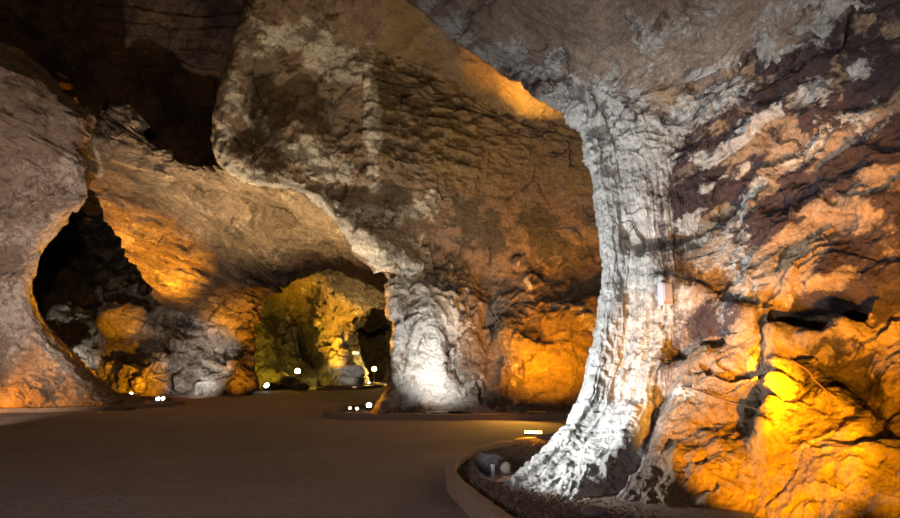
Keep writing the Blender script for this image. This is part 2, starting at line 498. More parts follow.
# ---------------------------------------------------------------- middle wall and pillar with the cut face above the great arch
def build_middle():
    rows = [
     [(398,398,27),(366,416,18.3),(394,418,17.9),(440,418,17.9),(485,418,18.2),(545,418,18.0),(605,416,17.8),(690,414,17.6)],
     [(404,392,26),(372,412,18.9),(396,412,18.3),(440,412,18.3),(485,412,18.7),(545,412,18.5),(605,412,18.2),(690,410,18)],
     [(408,385,25.5),(389,388,19.3),(402,385,18.6),(440,383,18.7),(485,383,19.3),(540,383,18.9),(600,383,18.6),(690,383,18.3)],
     [(410,350,25.5),(395,347,19.8),(405,345,19.0),(440,343,19.0),(485,343,20.0),(530,343,19.1),(590,343,18.9),(690,343,18.5)],
     [(412,310,25.5),(395,308,20.1),(406,305,19.3),(440,300,19.6),(488,302,20.6),(532,308,19.8),(592,306,19.3),(690,305,18.8)],
     [(410,270,25),(386,272,20.2),(402,268,19.5),(440,262,20.2),(490,265,21.0),(540,272,20.6),(596,270,20.0),(690,265,19.3)],
     [(395,238,24.5),(360,246,19.9),(382,240,19.4),(430,232,20.0),(490,232,20.9),(545,235,20.6),(600,232,20.2),(690,225,19.6)],
     [(350,205,24),(322,212,19.5),(352,206,19.1),(412,200,19.6),(485,200,20.3),(545,198,20.3),(602,195,20.0),(690,190,19.5)],
     [(310,178,24),(285,189,19.2),(328,178,18.8),(395,172,19.0),(470,168,19.6),(540,165,19.8),(602,168,19.6),(690,165,19.3)],
     [(260,150,24),(240,180,19.0),(296,150,18.6),(372,140,18.7),(450,136,19.1),(530,140,19.5),(596,150,19.4),(690,150,19.2)],
     [(245,110,24),(213,150,18.8),(280,112,18.4),(368,104,18.6),(445,108,18.9),(525,122,19.3),(590,142,19.3),(690,148,19.1)],
     [(255,50,24),(222,85,18.5),(288,66,18.2),(370,64,18.5),(442,88,18.8),(510,122,19.2),(576,140,19.3),(690,146,19.0)],
     [(262,10,23.5),(238,30,18.1),(305,26,17.9),(374,46,18.2),(443,70,18.5),(508,109,18.9),(570,130,19.1),(690,144,18.9)],
     [(268,-30,23),(248,-15,17.6),(320,-12,17.2),(388,16,17.0),(456,36,16.8),(524,78,16.9),(584,100,17.0),(690,124,16.9)],
     [(280,-90,22),(258,-70,16.4),(330,-70,15.8),(402,-40,15.2),(466,-10,15.0),(536,20,15.0),(596,40,15.0),(690,50,15.0)],
     [(300,-200,20),(276,-180,14.5),(345,-180,14),(420,-160,13.5),(480,-140,13.2),(550,-120,13),(610,-100,13),(690,-90,13)],
    ]
    for r in rows[:6]:
        for j in range(2, 8):
            r[j] = (r[j][0], r[j][1], r[j][2] + .8)
    s = Sheet(rows, 560, 520)
    u, v, p = s.u, s.v, s.p
    low = 1 - sstep(5.2, 6.6, v)
    strip = sstep(12.1, 12.8, v) * sstep(2.4, 3.0, u)
    cut = sstep(6.2, 8.0, v) * sstep(2.85, 3.05, u + .0 * v) * (1 - strip)
    fac = sstep(6.2, 7.5, v) * (1 - sstep(2.8, 3.0, u))
    edge = sstep(.8, 1.6, u)
    s.push(.28 * fbm(p * .4, 4, 103) * edge * (1 - .75 * cut))
    # the framed hollow panel of the pale facade, the recessed dome patch, mound forms
    for pts, amp, r in ((((262,80),(258,130)), -.5, .7), (((300,90),(330,130),(330,180)), -.45, .9), (((368,60),(372,110),(372,180)), .22, .35),
                        (((240,50),(230,110)), .25, .5), (((285,80),(290,120)), .25, .35), (((470,225),(485,260)), -.35, .9), (((545,228),(545,250)), -.35, .8),
                        (((505,335),(525,350)), .35, .5), (((415,300),(430,360)), .30, .7), (((455,330),(470,390)), -.3, .5), (((520,262),(530,285)), .3, .25),
                        (((560,315),(590,300)), .15, .5), (((372,245),(410,262)), .3, .5), (((490,300),(490,400)), -.3, .35), (((420,245),(450,250)), -.4, .6)):
        d = dist_poly(s.p, s.line(*pts))
        s.push(amp * np.exp(-(d / r) ** 2))
    s.normals()
    wq = s.p + .35 * np.stack([fbm(s.p * .9, 3, k) for k in (105, 106, 107)], 1)
    f1, e1 = facets(wq * np.array([.75, .75, .55]), 111, 1.1)
    f2, e2 = facets(wq * np.array([2.0, 2.0, 1.3]), 123, 1.1)
    rg = ridged(wq * np.array([.7, .7, .7]), 5, 131)
    # rows of pick marks across the cut face
    t = s.p[:, 2] + .13 * (s.p[:, 0] + 3) + .14 * fbm(s.p * np.array([.5, .5, 1.0]), 4, 140)
    saw = (t / .40) % 1.0
    pick = (saw ** 1.5) - .4
    gap = .45 + .55 * sstep(-.5, .4, fbm(s.p * np.array([.6, .6, 1.6]), 3, 143))
    lump = fbm(s.p * np.array([2.6, 2.6, 3.6]), 4, 146)
    mid = sstep(4.6, 6.0, v) * (1 - sstep(7.0, 8.2, v))
    disp = low * (.17 * f1 + .11 * f2 + .07 * rg) + cut * (.06 * pick * gap + .085 * lump) + fac * (.08 * fbm(s.p * 2.2, 5, 150) + .05 * f2)
    disp += mid * (.14 * f1 + .07 * f2) * (1 - .6 * cut) + strip * (.05 * fbm(s.p * 2, 4, 152))
    s.push(disp * (.25 + .75 * edge))
    s.push(.03 * fbm(s.p * 5, 4, 155))
    p = s.p
    n = fbm(p * .8, 5, 161)
    ns3 = fbm(p * 2.0, 6, 162, .62)
    crust = np.zeros(len(p))
    for pts, r, a in ((((215,155),(240,180),(285,190),(322,212),(360,246),(388,272)), .42, 1.), (((222,85),(213,150)), .55, .8), (((238,30),(300,40),(350,70)), .7, .75),
                      (((230,100),(290,150),(340,170)), .7, .66), (((370,60),(372,130),(374,190)), .3, .85), (((395,300),(397,345)), .3, .9),
                      (((420,290),(435,400),(465,410)), 1.7, .85), (((350,215),(430,205)), .5, .72), (((520,262),(532,290)), .10, .95),
                      (((560,300),(600,330)), .4, .55)):
        d = dist_poly(p, s.line(*pts))
        crust = np.maximum(crust, a * (1 - sstep(r * .1, r * 1.6, d + r * (.55 * ns3 + .25 * n))))
    clay_and_shade = np.zeros(len(p))
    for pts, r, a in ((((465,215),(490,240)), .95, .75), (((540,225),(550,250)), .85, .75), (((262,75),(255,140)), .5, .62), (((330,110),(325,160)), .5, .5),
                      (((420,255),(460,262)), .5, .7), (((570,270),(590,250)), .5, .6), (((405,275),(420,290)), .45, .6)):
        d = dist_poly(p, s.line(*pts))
        clay_and_shade = np.maximum(clay_and_shade, a * (1 - sstep(r * .4, r * 1.4, d + r * (.4 * ns3 + .2 * n))))
    s.attr = {'crust': crust, 'clay_and_shade': clay_and_shade, 'rust': np.clip(.15 + .45 * cut + .3 * strip + .25 * low * sstep(3.6, 4.2, u) + .2 * n, 0, 1)}
    s.bedding(8, .3)
    return s

# ---------------------------------------------------------------- left pillar
def build_left():
    rows = [
     [(-260,418,20.0),(-90,414,20.5),(0,412,20.6),(66,411,20.7),(140,408,21.2),(140,396,27)],
     [(-260,404,20.2),(-90,404,20.6),(0,404,20.8),(62,404,20.9),(130,402,21.4),(132,394,27)],
     [(-260,385,20.4),(-90,385,20.8),(-10,388,21.0),(50,390,21.1),(106,391,21.9),(110,388,27)],
     [(-260,360,20.6),(-90,362,21.0),(-15,365,21.3),(36,368,21.4),(78,369,22.2),(84,366,27)],
     [(-260,325,20.6),(-90,328,20.9),(-20,330,21.2),(16,332,21.3),(46,333,22.2),(50,330,27)],
     [(-260,288,20.4),(-90,290,20.6),(-25,290,20.8),(4,290,21.0),(30,290,22.1),(26,288,27)],
     [(-260,250,20.2),(-90,252,20.3),(-20,254,20.5),(10,256,20.8),(38,256,22.0),(34,252,27)],
     [(-260,215,19.8),(-90,218,19.9),(-10,222,20.2),(28,225,20.6),(60,227,21.8),(54,222,27)],
     [(-260,180,19.3),(-90,185,19.4),(0,193,19.9),(46,200,20.5),(82,203,21.5),(74,196,27)],
     [(-260,145,18.8),(-90,155,19.0),(0,165,19.6),(50,174,20.4),(86,182,21.3),(84,170,26)],
     [(-260,105,18.2),(-90,120,18.6),(0,134,19.2),(48,146,20.0),(84,150,21.2),(96,140,26)],
     [(-260,60,17.5),(-90,80,18.0),(0,98,18.8),(46,116,19.6),(86,128,20.8),(100,118,26)],
     [(-260,0,16.8),(-90,30,17.4),(0,62,18.3),(40,88,19.3),(84,118,20.6),(104,104,26)],
     [(-260,-40,17.5),(-90,5,18.2),(-5,45,19.2),(38,74,20.3),(84,110,21.6),(110,96,26)],
    ]
    s = Sheet(rows, 440, 380)
    u, v, p = s.u, s.v, s.p
    top = sstep(9.3, 10.5, v)
    s.push(.30 * fbm(p * .45, 4, 203) * (1 - .6 * sstep(3, 4, u)))
    s.normals()
    wq = s.p + .3 * np.stack([fbm(s.p * .9, 3, k) for k in (205, 206, 207)], 1)
    f1, e1 = facets(wq * np.array([.7, .7, .9]), 211, 1.0)
    f2, e2 = facets(wq * np.array([1.8, 1.8, 2.2]), 223, 1.0)
    th = math.radians(-25)
    t = -s.p[:, 0] * math.sin(th) + s.p[:, 2] * math.cos(th)
    st = ridged(np.stack([s.p[:, 0] * .12, s.p[:, 1] * .3, t * 1.8], 1) + .15 * wq, 5, 231)
    s.push((1 - top) * (.10 * f1 + .05 * f2 + .05 * fbm(s.p * 3, 4, 240)) + top * (.11 * st + .06 * f1))
    s.push(.03 * fbm(s.p * 5, 4, 255))
    p = s.p
    n = fbm(p * .8, 5, 261)
    crust = np.clip((1 - top) * (.45 + .28 * n) * sstep(2.0, 4.2, v) + .22 * sstep(3.0, 3.8, u) * (1 - top) * sstep(.6, 2, v), 0, 1)
    clay_and_shade = np.clip(.35 * top + .2 * n, 0, 1) * top
    s.attr = {'crust': crust, 'clay_and_shade': clay_and_shade, 'rust': np.clip(.5 * (1 - sstep(1.2, 3.0, v - .25 * u)) + .35 * top + .15 * n, 0, 1)}
    s.bedding(25, .25)
    return s

# ---------------------------------------------------------------- dark stepped face high on the left
def build_dark():
    rows = []
    for k, (y, Y) in enumerate(((176, 26.6), (160, 26.3), (135, 26.0), (95, 25.3), (50, 24.6), (0, 23.6), (-60, 22), (-140, 19))):
        rows.append([(x, y + (x + 200) * -.02, Y + dy) for x, dy in ((-320, -4), (-150, -2), (-20, 0), (90, .6), (180, .8), (260, .6), (350, 0))])
    s = Sheet(rows, 300, 300)
    p = s.p
    s.push(.35 * fbm(p * .4, 4, 303))
    t = p[:, 2] + .04 * p[:, 0] + .16 * fbm(p * np.array([.35, .35, .8]), 4, 310)
    saw = (t / .5) % 1.0
    gap = .3 + .7 * sstep(-.4, .4, fbm(p * np.array([.5, .5, 1.5]), 3, 313))
    s.push(.20 * (saw ** 1.5 - .4) * gap + .09 * fbm(p * 2.2, 4, 316))
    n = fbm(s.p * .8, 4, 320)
    s.attr = {'crust': np.clip(.1 + .1 * n, 0, 1), 'clay_and_shade': np.clip(.55 + .3 * n, 0, 1), 'rust': np.clip(.4 + .3 * n, 0, 1)}
    return s

# ---------------------------------------------------------------- vault of the great tunnel and the wall with the second arch
def build_vault():
    cols = [
     [(104,116,22.6),(90,140,22.2),(88,178,23.0),(94,194,24.2),(128,250,28.0),(163,304,31),(170,350,31),(172,396,30.2)],
     [(132,112,22.4),(134,135,21.9),(138,160,22.6),(142,192,24.2),(178,255,28.0),(203,312,30),(208,350,30.2),(208,397,29.6)],
     [(160,150,22.3),(168,158,22.0),(176,176,22.6),(186,198,24.2),(215,250,27.5),(236,302,29.6),(244,350,30.3),(246,395,30.2)],
     [(190,165,22.0),(198,172,22.0),(207,184,22.6),(216,200,24.0),(236,238,27.0),(247,282,29.2),(250,318,30.5),(250,345,31)],
     [(225,165,21.8),(232,172,21.8),(241,186,22.4),(250,200,23.8),(259,230,26.8),(264,260,29),(265,286,30.5),(265,300,31)],
     [(262,160,21.5),(270,170,21.4),(277,185,22.0),(285,202,23.4),(291,226,26.4),(296,251,29),(299,267,30.5),(300,276,31)],
     [(305,165,21.2),(315,178,21),(322,194,21.6),(329,212,23.0),(336,233,26),(341,251,28.5),(344,262,30.5),(346,269,31)],
     [(355,205,21),(364,215,20.8),(370,228,21.4),(376,242,23.0),(381,259,26),(385,273,28.5),(387,284,30.5),(388,290,31)],
     [(420,240,21),(415,252,20.8),(414,264,21.4),(412,276,23.0),(411,291,26),(411,301,29),(409,308,30.5),(408,314,31)],
     [(450,400,21),(446,400,21.5),(440,398,22.5),(436,396,24),(430,394,26),(424,392,28),(420,391,30),(418,390,31)],
    ]
    rows = [[c[i] for c in cols] for i in range(8)]
    # the jamb and soffit turn back into the next chamber
    back = []
    for c in cols:
        px, py, Y = c[7]
        back.append((px + (-14 if px < 300 else 0), py + (0 if py > 380 else -14), Y + 4.5))
    back[0] = (160,394,36); back[1] = (196,394,36); back[2] = (236,389,36)
    rows.append(back)
    s = Sheet(rows, 460, 460)
    u, v, p = s.u, s.v, s.p
    low = (1 - sstep(2.4, 3.1, u)) * sstep(5.0, 5.5, v)
    head = (1 - sstep(1.4, 2.4, u)) * (1 - sstep(1.6, 2.2, v))
    s.push(.30 * fbm(p * .35, 4, 403) * sstep(.3, 1.2, u))
    for pts, amp, r in ((((175,320),(205,330),(240,352)), -.7, .45), (((200,365),(205,385)), .2, .8), (((232,365),(235,385)), .3, .6), (((160,170),(210,190),(240,200)), -.25, .4)):
        d = dist_poly(s.p, s.line(*pts))
        s.push(amp * np.exp(-(d / r) ** 2))
    s.normals()
    # bedding streaks running around the vault
    wq = s.p + .35 * np.stack([fbm(s.p * .6, 3, k) for k in (405, 406, 407)], 1)
    t = s.u * .9 + .35 * s.v + .12 * fbm(s.p * .7, 4, 409)
    s.bedding(26)
    st = ridged(np.stack([s.attr['sa'] * 1.2, s.attr['sb'] * 1.7, s.u * 0 + .3], 1), 5, 431, .6)
    f1, e1 = facets(wq * np.array([.5, .5, .8]), 411, 1.0)
    f2, e2 = facets(wq * np.array([1.3, 1.3, 1.3]), 423, 1.1)
    s.push((1 - low) * (.24 * st + .10 * f1 + .03 * f2) + low * (.30 * f1 + .30 * f2) + head * .1 * fbm(s.p * 2.5, 4, 433))
    cr_ = dist_poly(s.p, s.line((205,262),(245,240),(300,230)))
    s.push(-.22 * np.exp(-(cr_ / .1) ** 2))
    s.push(.035 * fbm(s.p * 3.5, 4, 455))
    n = fbm(s.p * .6, 5, 461)
    crust = np.clip(.28 + .28 * n + .25 * low * np.exp(-((s.u - 1.0) / .6) ** 2), 0, 1)
    d = dist_poly(s.p, s.line((82,150),(90,175)))
    crust = np.maximum(crust, .9 * (1 - sstep(.2, .6, d)))
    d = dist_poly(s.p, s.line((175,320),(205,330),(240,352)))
    clay_and_shade = np.clip(.85 * (1 - sstep(.3, .8, d)) + .15 * n, 0, 1)
    s.attr = {'crust': crust, 'clay_and_shade': clay_and_shade, 'rust': np.clip(.35 + .25 * n, 0, 1)}
    s.bedding(24)
    return s

# ---------------------------------------------------------------- back of the left side chamber
def build_chamber():
    xs = (-10, 30, 62, 95, 130, 165, 195, 225)
    prof = [(397, 30.2), (385, 30.6), (366, 31.0), (350, 33.0), (335, 32.6), (312, 33.0), (296, 35.5), (270, 40), (235, 43.5), (205, 45), (170, 45), (130, 43)]
    jit = {0: (-1.2, -.6, .2, .4, .6, .4, .2, 0)}
    rows = []
    for k, (y, Y) in enumerate(prof):
        r = []
        for j, x in enumerate(xs):
            dy = (-1.6, -1.0, -.4, .3, .4, .2, 0, 0)[j]
            yy = y
            if 2 <= k <= 6 and j in (3, 4): yy += 2
            if k >= 5 and j <= 2: yy -= 10 if k == 5 else 4
            r.append((x, yy, Y + dy))
        rows.append(r)
    s = Sheet(rows, 340, 300)
    u, v, p = s.u, s.v, s.p
    low = 1 - sstep(6.0, 7.0, v)
    s.push(.5 * fbm(p * .5, 4, 503))
    for pts, amp, r in ((((115,325),(130,325)), .9, 1.0), (((128,378),), .8, .8), (((155,375),), .8, .7), (((105,352),(160,350)), -1.0, .6), (((75,325),(85,365)), .7, .9),
                        (((100,380),(105,340)), -.9, .5), (((50,312),), .6, .6), (((142,380),), -.6, .3)):
        d = dist_poly(s.p, s.line(*pts))
        s.push(amp * np.exp(-(d / r) ** 2))
    s.normals()
    wq = s.p + .4 * np.stack([fbm(s.p * .8, 3, k) for k in (505, 506, 507)], 1)
    f1, e1 = facets(wq * .65, 511, 1.2)
    f2, e2 = facets(wq * 1.6, 523, 1.2)
    s.push(low * (.40 * f1 + .20 * f2) + (1 - low) * (.25 * f1 + .12 * f2))
    s.push(.05 * fbm(s.p * 3, 4, 555))
    n = fbm(s.p * .7, 5, 561)
    s.attr = {'crust': np.clip(.34 + .3 * n, 0, 1) * low, 'clay_and_shade': np.clip(.55 + .3 * n, 0, 1) * (1 - low) , 'rust': np.clip(.35 + .3 * n, 0, 1)}  # darker colour high up puts shade into the chamber's upper rock
    return s

# ---------------------------------------------------------------- third chamber: wall, inner pillar and third arch
def build_inner():
    rows = [
     [(214,393,33.5),(238,391,35),(262,388.5,37),(290,387,39),(314,386.5,39.5),(334,387.5,37.5),(357,387,38),(372,383,44)],
     [(214,380,33.8),(238,379,35.4),(262,377,37.4),(290,376,39.4),(314,375,40),(334,374,38),(355,374,38.4),(368,374,44)],
     [(214,360,34),(238,360,36.2),(262,358,39),(290,357,42),(314,355,43.6),(328,352,38.6),(346,352,39),(358,352,44)],
     [(214,335,34),(238,335,36.5),(262,334,39.4),(288,333,42.6),(311,330,44),(328,328,39),(346,330,39.3),(358,330,44)],
     [(214,310,34),(238,312,36.5),(262,312,39.6),(287,312,43),(308,308,44),(328,306,38.6),(354,314,38.8),(366,312,44)],
     [(214,290,34),(238,292,35.6),(262,293,38.2),(286,293,40.6),(306,289,42.2),(336,290,36.8),(371,303,37),(382,300,43)],
     [(214,270,33.6),(238,272,35),(262,275,37.4),(285,276,39),(308,272,38),(345,274,35),(396,297,35.5),(410,294,41)],
     [(214,245,33),(238,247,34),(262,250,35.5),(285,252,36),(312,250,35),(352,254,33),(420,285,33.5),(440,280,38)],
    ]
    s = Sheet(rows, 300, 320)
    u, v, p = s.u, s.v, s.p
    pil = sstep(3.9, 4.5, u)
    s.push(.4 * fbm(p * .4, 4, 603) * (1 - .5 * sstep(5.2, 6, u)))
    s.normals()
    wq = s.p + .4 * np.stack([fbm(s.p * .7, 3, k) for k in (605, 606, 607)], 1)
    f1, e1 = facets(wq * np.array([.6, .6, .28]), 611, 1.2)
    f2, e2 = facets(wq * np.array([1.3, 1.3, .9]), 623, 1.1)
    s.push(.38 * f1 + .2 * f2 + .06 * fbm(s.p * 3, 4, 655))
    n = fbm(s.p * .6, 5, 661)
    d = dist_poly(s.p, s.line((345,345),(350,384)))
    s.attr = {'crust': np.clip(.25 + .25 * n + .6 * (1 - sstep(.5, 1.3, d)), 0, 1), 'clay_and_shade': np.clip(.3 + .3 * n, 0, 1) * (1 - pil), 'rust': np.clip(.3 + .25 * n, 0, 1)}
    s.bedding(-62, .2)
    return s

def build_far():
    rows = []
    for y, Y in ((384.5, 46), (372, 47), (350, 49), (325, 51), (305, 50), (285, 46), (265, 41)):
        rows.append([(x, y, Y + d) for x, d in ((330, -2), (352, 1), (368, 2), (384, 1), (396, -2), (412, -6))])
    s = Sheet(rows, 180, 180)
    s.push(.6 * fbm(s.p * .4, 4, 703))
    f1, e1 = facets(s.p * np.array([.5, .5, .35]), 711, 1.2)
    f2, e2 = facets(s.p * 1.2, 723, 1.2)
    s.push(.4 * f1 + .18 * f2)
    n = fbm(s.p * .6, 4, 761)
    s.attr = {'crust': np.clip(.2 + .25 * n, 0, 1), 'clay_and_shade': np.clip(.45 + .3 * n, 0, 1), 'rust': np.clip(.3 + .2 * n, 0, 1)}
    return s

M_R = rock_mat('right_rock', (.17, .125, .10), (.30, .235, .19), (.45, .37, .31), crust=(.52, .525, .515), clay_and_shade=(.060, .043, .048), rust=(.36, .26, .17), scale=1.6, bump=.65, streak=5, samt=.9)
M_M = rock_mat('middle_rock', (.16, .11, .075), (.29, .21, .15), (.42, .33, .25), crust=(.70, .66, .60), clay_and_shade=(.12, .105, .08), rust=(.29, .205, .11), scale=.9, bump=1.0)
M_L = rock_mat('left_rock', (.17, .125, .10), (.31, .24, .195), (.45, .37, .31), crust=(.66, .60, .55), clay_and_shade=(.12, .085, .06), rust=(.30, .19, .11), scale=.8, bump=.9)
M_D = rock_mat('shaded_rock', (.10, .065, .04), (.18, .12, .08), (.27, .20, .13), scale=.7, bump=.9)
M_V = rock_mat('vault_rock', (.20, .15, .11), (.33, .26, .20), (.46, .38, .30), crust=(.66, .61, .54), clay_and_shade=(.06, .05, .04), rust=(.32, .22, .13), scale=.7, bump=1.0, streak=2.6, samt=2.4, tone=.72)
M_I = rock_mat('chamber_rock', (.12, .10, .075), (.26, .22, .17), (.42, .37, .30), crust=(.68, .64, .58), clay_and_shade=(.10, .085, .06), rust=(.28, .2, .12), scale=.6, bump=1.0)

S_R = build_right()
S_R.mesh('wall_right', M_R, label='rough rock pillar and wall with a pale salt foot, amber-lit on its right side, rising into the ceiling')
S_M = build_middle()
S_M.mesh('wall_middle', M_M, label='tall pick-marked rock wall and pillar beside the great arch, lit white and amber at its base')
S_L = build_left()
S_L.mesh('wall_left', M_L, label='pale curved rock pillar bounding the left side of the great arch')
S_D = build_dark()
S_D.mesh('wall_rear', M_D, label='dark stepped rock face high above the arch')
S_V = build_vault()
S_V.mesh('ceiling_vault', M_V, label='streaked rock vault of the tunnel with the second arch cut through it')
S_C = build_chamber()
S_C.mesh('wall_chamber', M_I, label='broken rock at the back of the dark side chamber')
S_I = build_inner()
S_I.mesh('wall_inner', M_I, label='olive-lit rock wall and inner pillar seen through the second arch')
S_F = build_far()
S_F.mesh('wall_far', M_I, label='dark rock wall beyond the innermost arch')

# ---------------------------------------------------------------- floor
def floor_mat():
    m, nt, b = newmat('packed_ground')
    N, L = nt.nodes, nt.links
    tc = N.new('ShaderNodeTexCoord')
    def noise(s, d, r):
        n = N.new('ShaderNodeTexNoise'); n.inputs['Scale'].default_value = s; n.inputs['Detail'].default_value = d; n.inputs['Roughness'].default_value = r
        L.new(tc.outputs['Object'], n.inputs['Vector']); return n
    a, c = noise(.35, 6, .6), noise(14, 8, .75)
    r = N.new('ShaderNodeValToRGB'); e = r.color_ramp.elements
    e[0].position, e[0].color = .3, (.16, .122, .106, 1)
    e[1].position, e[1].color = .72, (.38, .30, .265, 1)
    ma = N.new('ShaderNodeMath'); ma.operation = 'MULTIPLY_ADD'
    L.new(a.outputs['Fac'], ma.inputs[0]); ma.inputs[1].default_value = .4
    mb = N.new('ShaderNodeMath'); mb.operation = 'MULTIPLY'; L.new(c.outputs['Fac'], mb.inputs[0]); mb.inputs[1].default_value = .6
    L.new(mb.outputs[0], ma.inputs[2]); L.new(ma.outputs[0], r.inputs[0])
    L.new(r.outputs[0], b.inputs['Base Color'])
    b.inputs['Roughness'].default_value = .9
    bp = N.new('ShaderNodeBump'); bp.inputs['Strength'].default_value = .9; bp.inputs['Distance'].default_value = .05
    L.new(c.outputs['Fac'], bp.inputs['Height']); L.new(bp.outputs[0], b.inputs['Normal'])
    return m

class Flat(Sheet):
    pass
fx = [[(x, y, 0.0, 0) for x in np.linspace(-30, 22, 6)] for y in (-3, 5, 10, 20, 35, 70)]
fl = Sheet(fx, 420, 360)
fl.p[:, 2] += .018 * fbm(fl.p * 1.1, 4, 801) + .008 * fbm(fl.p * 4, 3, 802) - .02
fl.mesh('floor', floor_mat(), label='packed brown earth floor of the cavern')

# ================================================================== KERBS AND GRAVEL
M_KERB = plain('kerb_stone', (.30, .22, .165), .85, bump=.5, bs=18, var=.3)
M_KERB2 = plain('old_kerb_stone', (.22, .15, .10), .9, bump=.5, bs=12, var=.3)

def spline(pts, n):
    a = np.array([[p[0], p[1]] for p in pts])
    g = cr(a, n * 8)
    L = np.concatenate([[0], np.cumsum(np.linalg.norm(np.diff(g, axis=0), axis=1))])
    t = np.linspace(0, L[-1], n)
    return np.stack([np.interp(t, L, g[:, k]) for k in (0, 1)], 1)

def kerb(name, line, w, h, mat, label, joint=.9):
    """a low kerb: rectangular section with rounded top edges swept along the outer line; inner side to the right of travel"""
    bm = bmesh.new()
    c = line
    t = np.gradient(c, axis=0); t /= np.linalg.norm(t, axis=1)[:, None] + 1e-9
    nrm = np.stack([t[:, 1], -t[:, 0]], 1)
    b = .018
    prof = [(0, -.06), (0, h - b), (b * .3, h - b * .3), (b, h), (w - b, h), (w - b * .3, h - b * .3), (w, h - b), (w, -.06)]
    rings = []
    dist = np.concatenate([[0], np.cumsum(np.linalg.norm(np.diff(c, axis=0), axis=1))])
    for i in range(len(c)):
        wob = .008 * math.sin(dist[i] * 3.1) + .006 * math.sin(dist[i] * 7.7)
        jn = .018 if (dist[i] % joint) < .05 else 0
        rings.append([bm.verts.new((c[i, 0] + nrm[i, 0] * x, c[i, 1] + nrm[i, 1] * x, (z + wob - jn) if z > 0 else z)) for x, z in prof])
    for A, B in zip(rings[:-1], rings[1:]):
        for k in range(len(prof) - 1):
            bm.faces.new((A[k], A[k + 1], B[k + 1], B[k]))
    bm.faces.new(rings[0]); bm.faces.new(rings[-1][::-1])
    o = link(name, bm, mat)
    return prop(o, label, 'kerb')

k1 = spline([G(*q) for q in ((612,438),(575,441),(540,445),(505,451),(470,461),(450,473),(446,484),(455,500),(478,521),(520,552),(575,590))], 150)
kerb('stone_kerb', k1[::-1], .14, .19, M_KERB, 'curved pale stone kerb around the gravel at the foot of the near white pillar')
k2 = spline([G(*q) for q in ((398,404.5),(365,407),(335,410.5),(323,414),(330,417.5),(360,418.8),(420,419.2),(500,419.2),(560,418.5),(640,417))], 140)
kerb('stone_kerb', k2[::-1][::-1], -.30, .13, M_KERB2, 'long low kerb running in front of the white-lit middle pillar')
k3 = spline([G(*q) for q in ((-160,413.5),(-60,412.5),(20,412),(100,410.2),(150,407.5),(184,404),(172,400.5),(140,398.5))], 90)
kerb('stone_kerb', k3, -.25, .12, M_KERB2, 'dark low kerb along the base of the left pillar')
k4 = spline([G(*q) for q in ((318,390.3),(345,389.5),(368,388.4),(384,386.6),(378,384.8),(362,384.2))], 50)
kerb('stone_kerb', k4, -.25, .14, M_KERB2, 'small distant kerb around the foot of the inner pillar')

# ground inside the kerb of the near pillar
def bed(name, outline, z, m, label, amp=.03):
    c = outline.mean(0)
    bm = bmesh.new()
    rings = 14
    V = []
    for k in range(rings + 1):
        f = k / rings
        V.append([bm.verts.new((c[0] + (q[0] - c[0]) * f, c[1] + (q[1] - c[1]) * f, 0)) for q in outline])
    for v in bm.verts:
        v.co.z = z + amp * math.sin(v.co.x * 2.3 + 1) * math.sin(v.co.y * 1.9)
    n = len(outline)
    for A, B in zip(V[:-1], V[1:]):
        for i in range(n):
            j = (i + 1) % n
            try: bm.faces.new((A[i], A[j], B[j], B[i]))
            except ValueError: pass
    bmesh.ops.remove_doubles(bm, verts=bm.verts, dist=1e-4)
    o = link(name, bm, m)
    o['kind'] = 'structure'; o['label'] = label
    return o
M_BED = plain('gravel_bed_earth', (.13, .095, .07), .95, bump=1.0, bs=25, var=.5)
k1c = k1.mean(0)
out1 = np.array([q + (np.array([1.2, .25]) if False else 0) for q in k1])
t1 = np.gradient(k1, axis=0); t1 /= np.linalg.norm(t1, axis=1)[:, None]
in1 = k1 + np.stack([-t1[:, 1], t1[:, 0]], 1) * .15
bed('ground_bed', np.concatenate([in1, [G(700,600)[:2], G(760,520)[:2], G(680,440)[:2]]]), .10, M_BED, 'dark earth under the gravel inside the kerb')

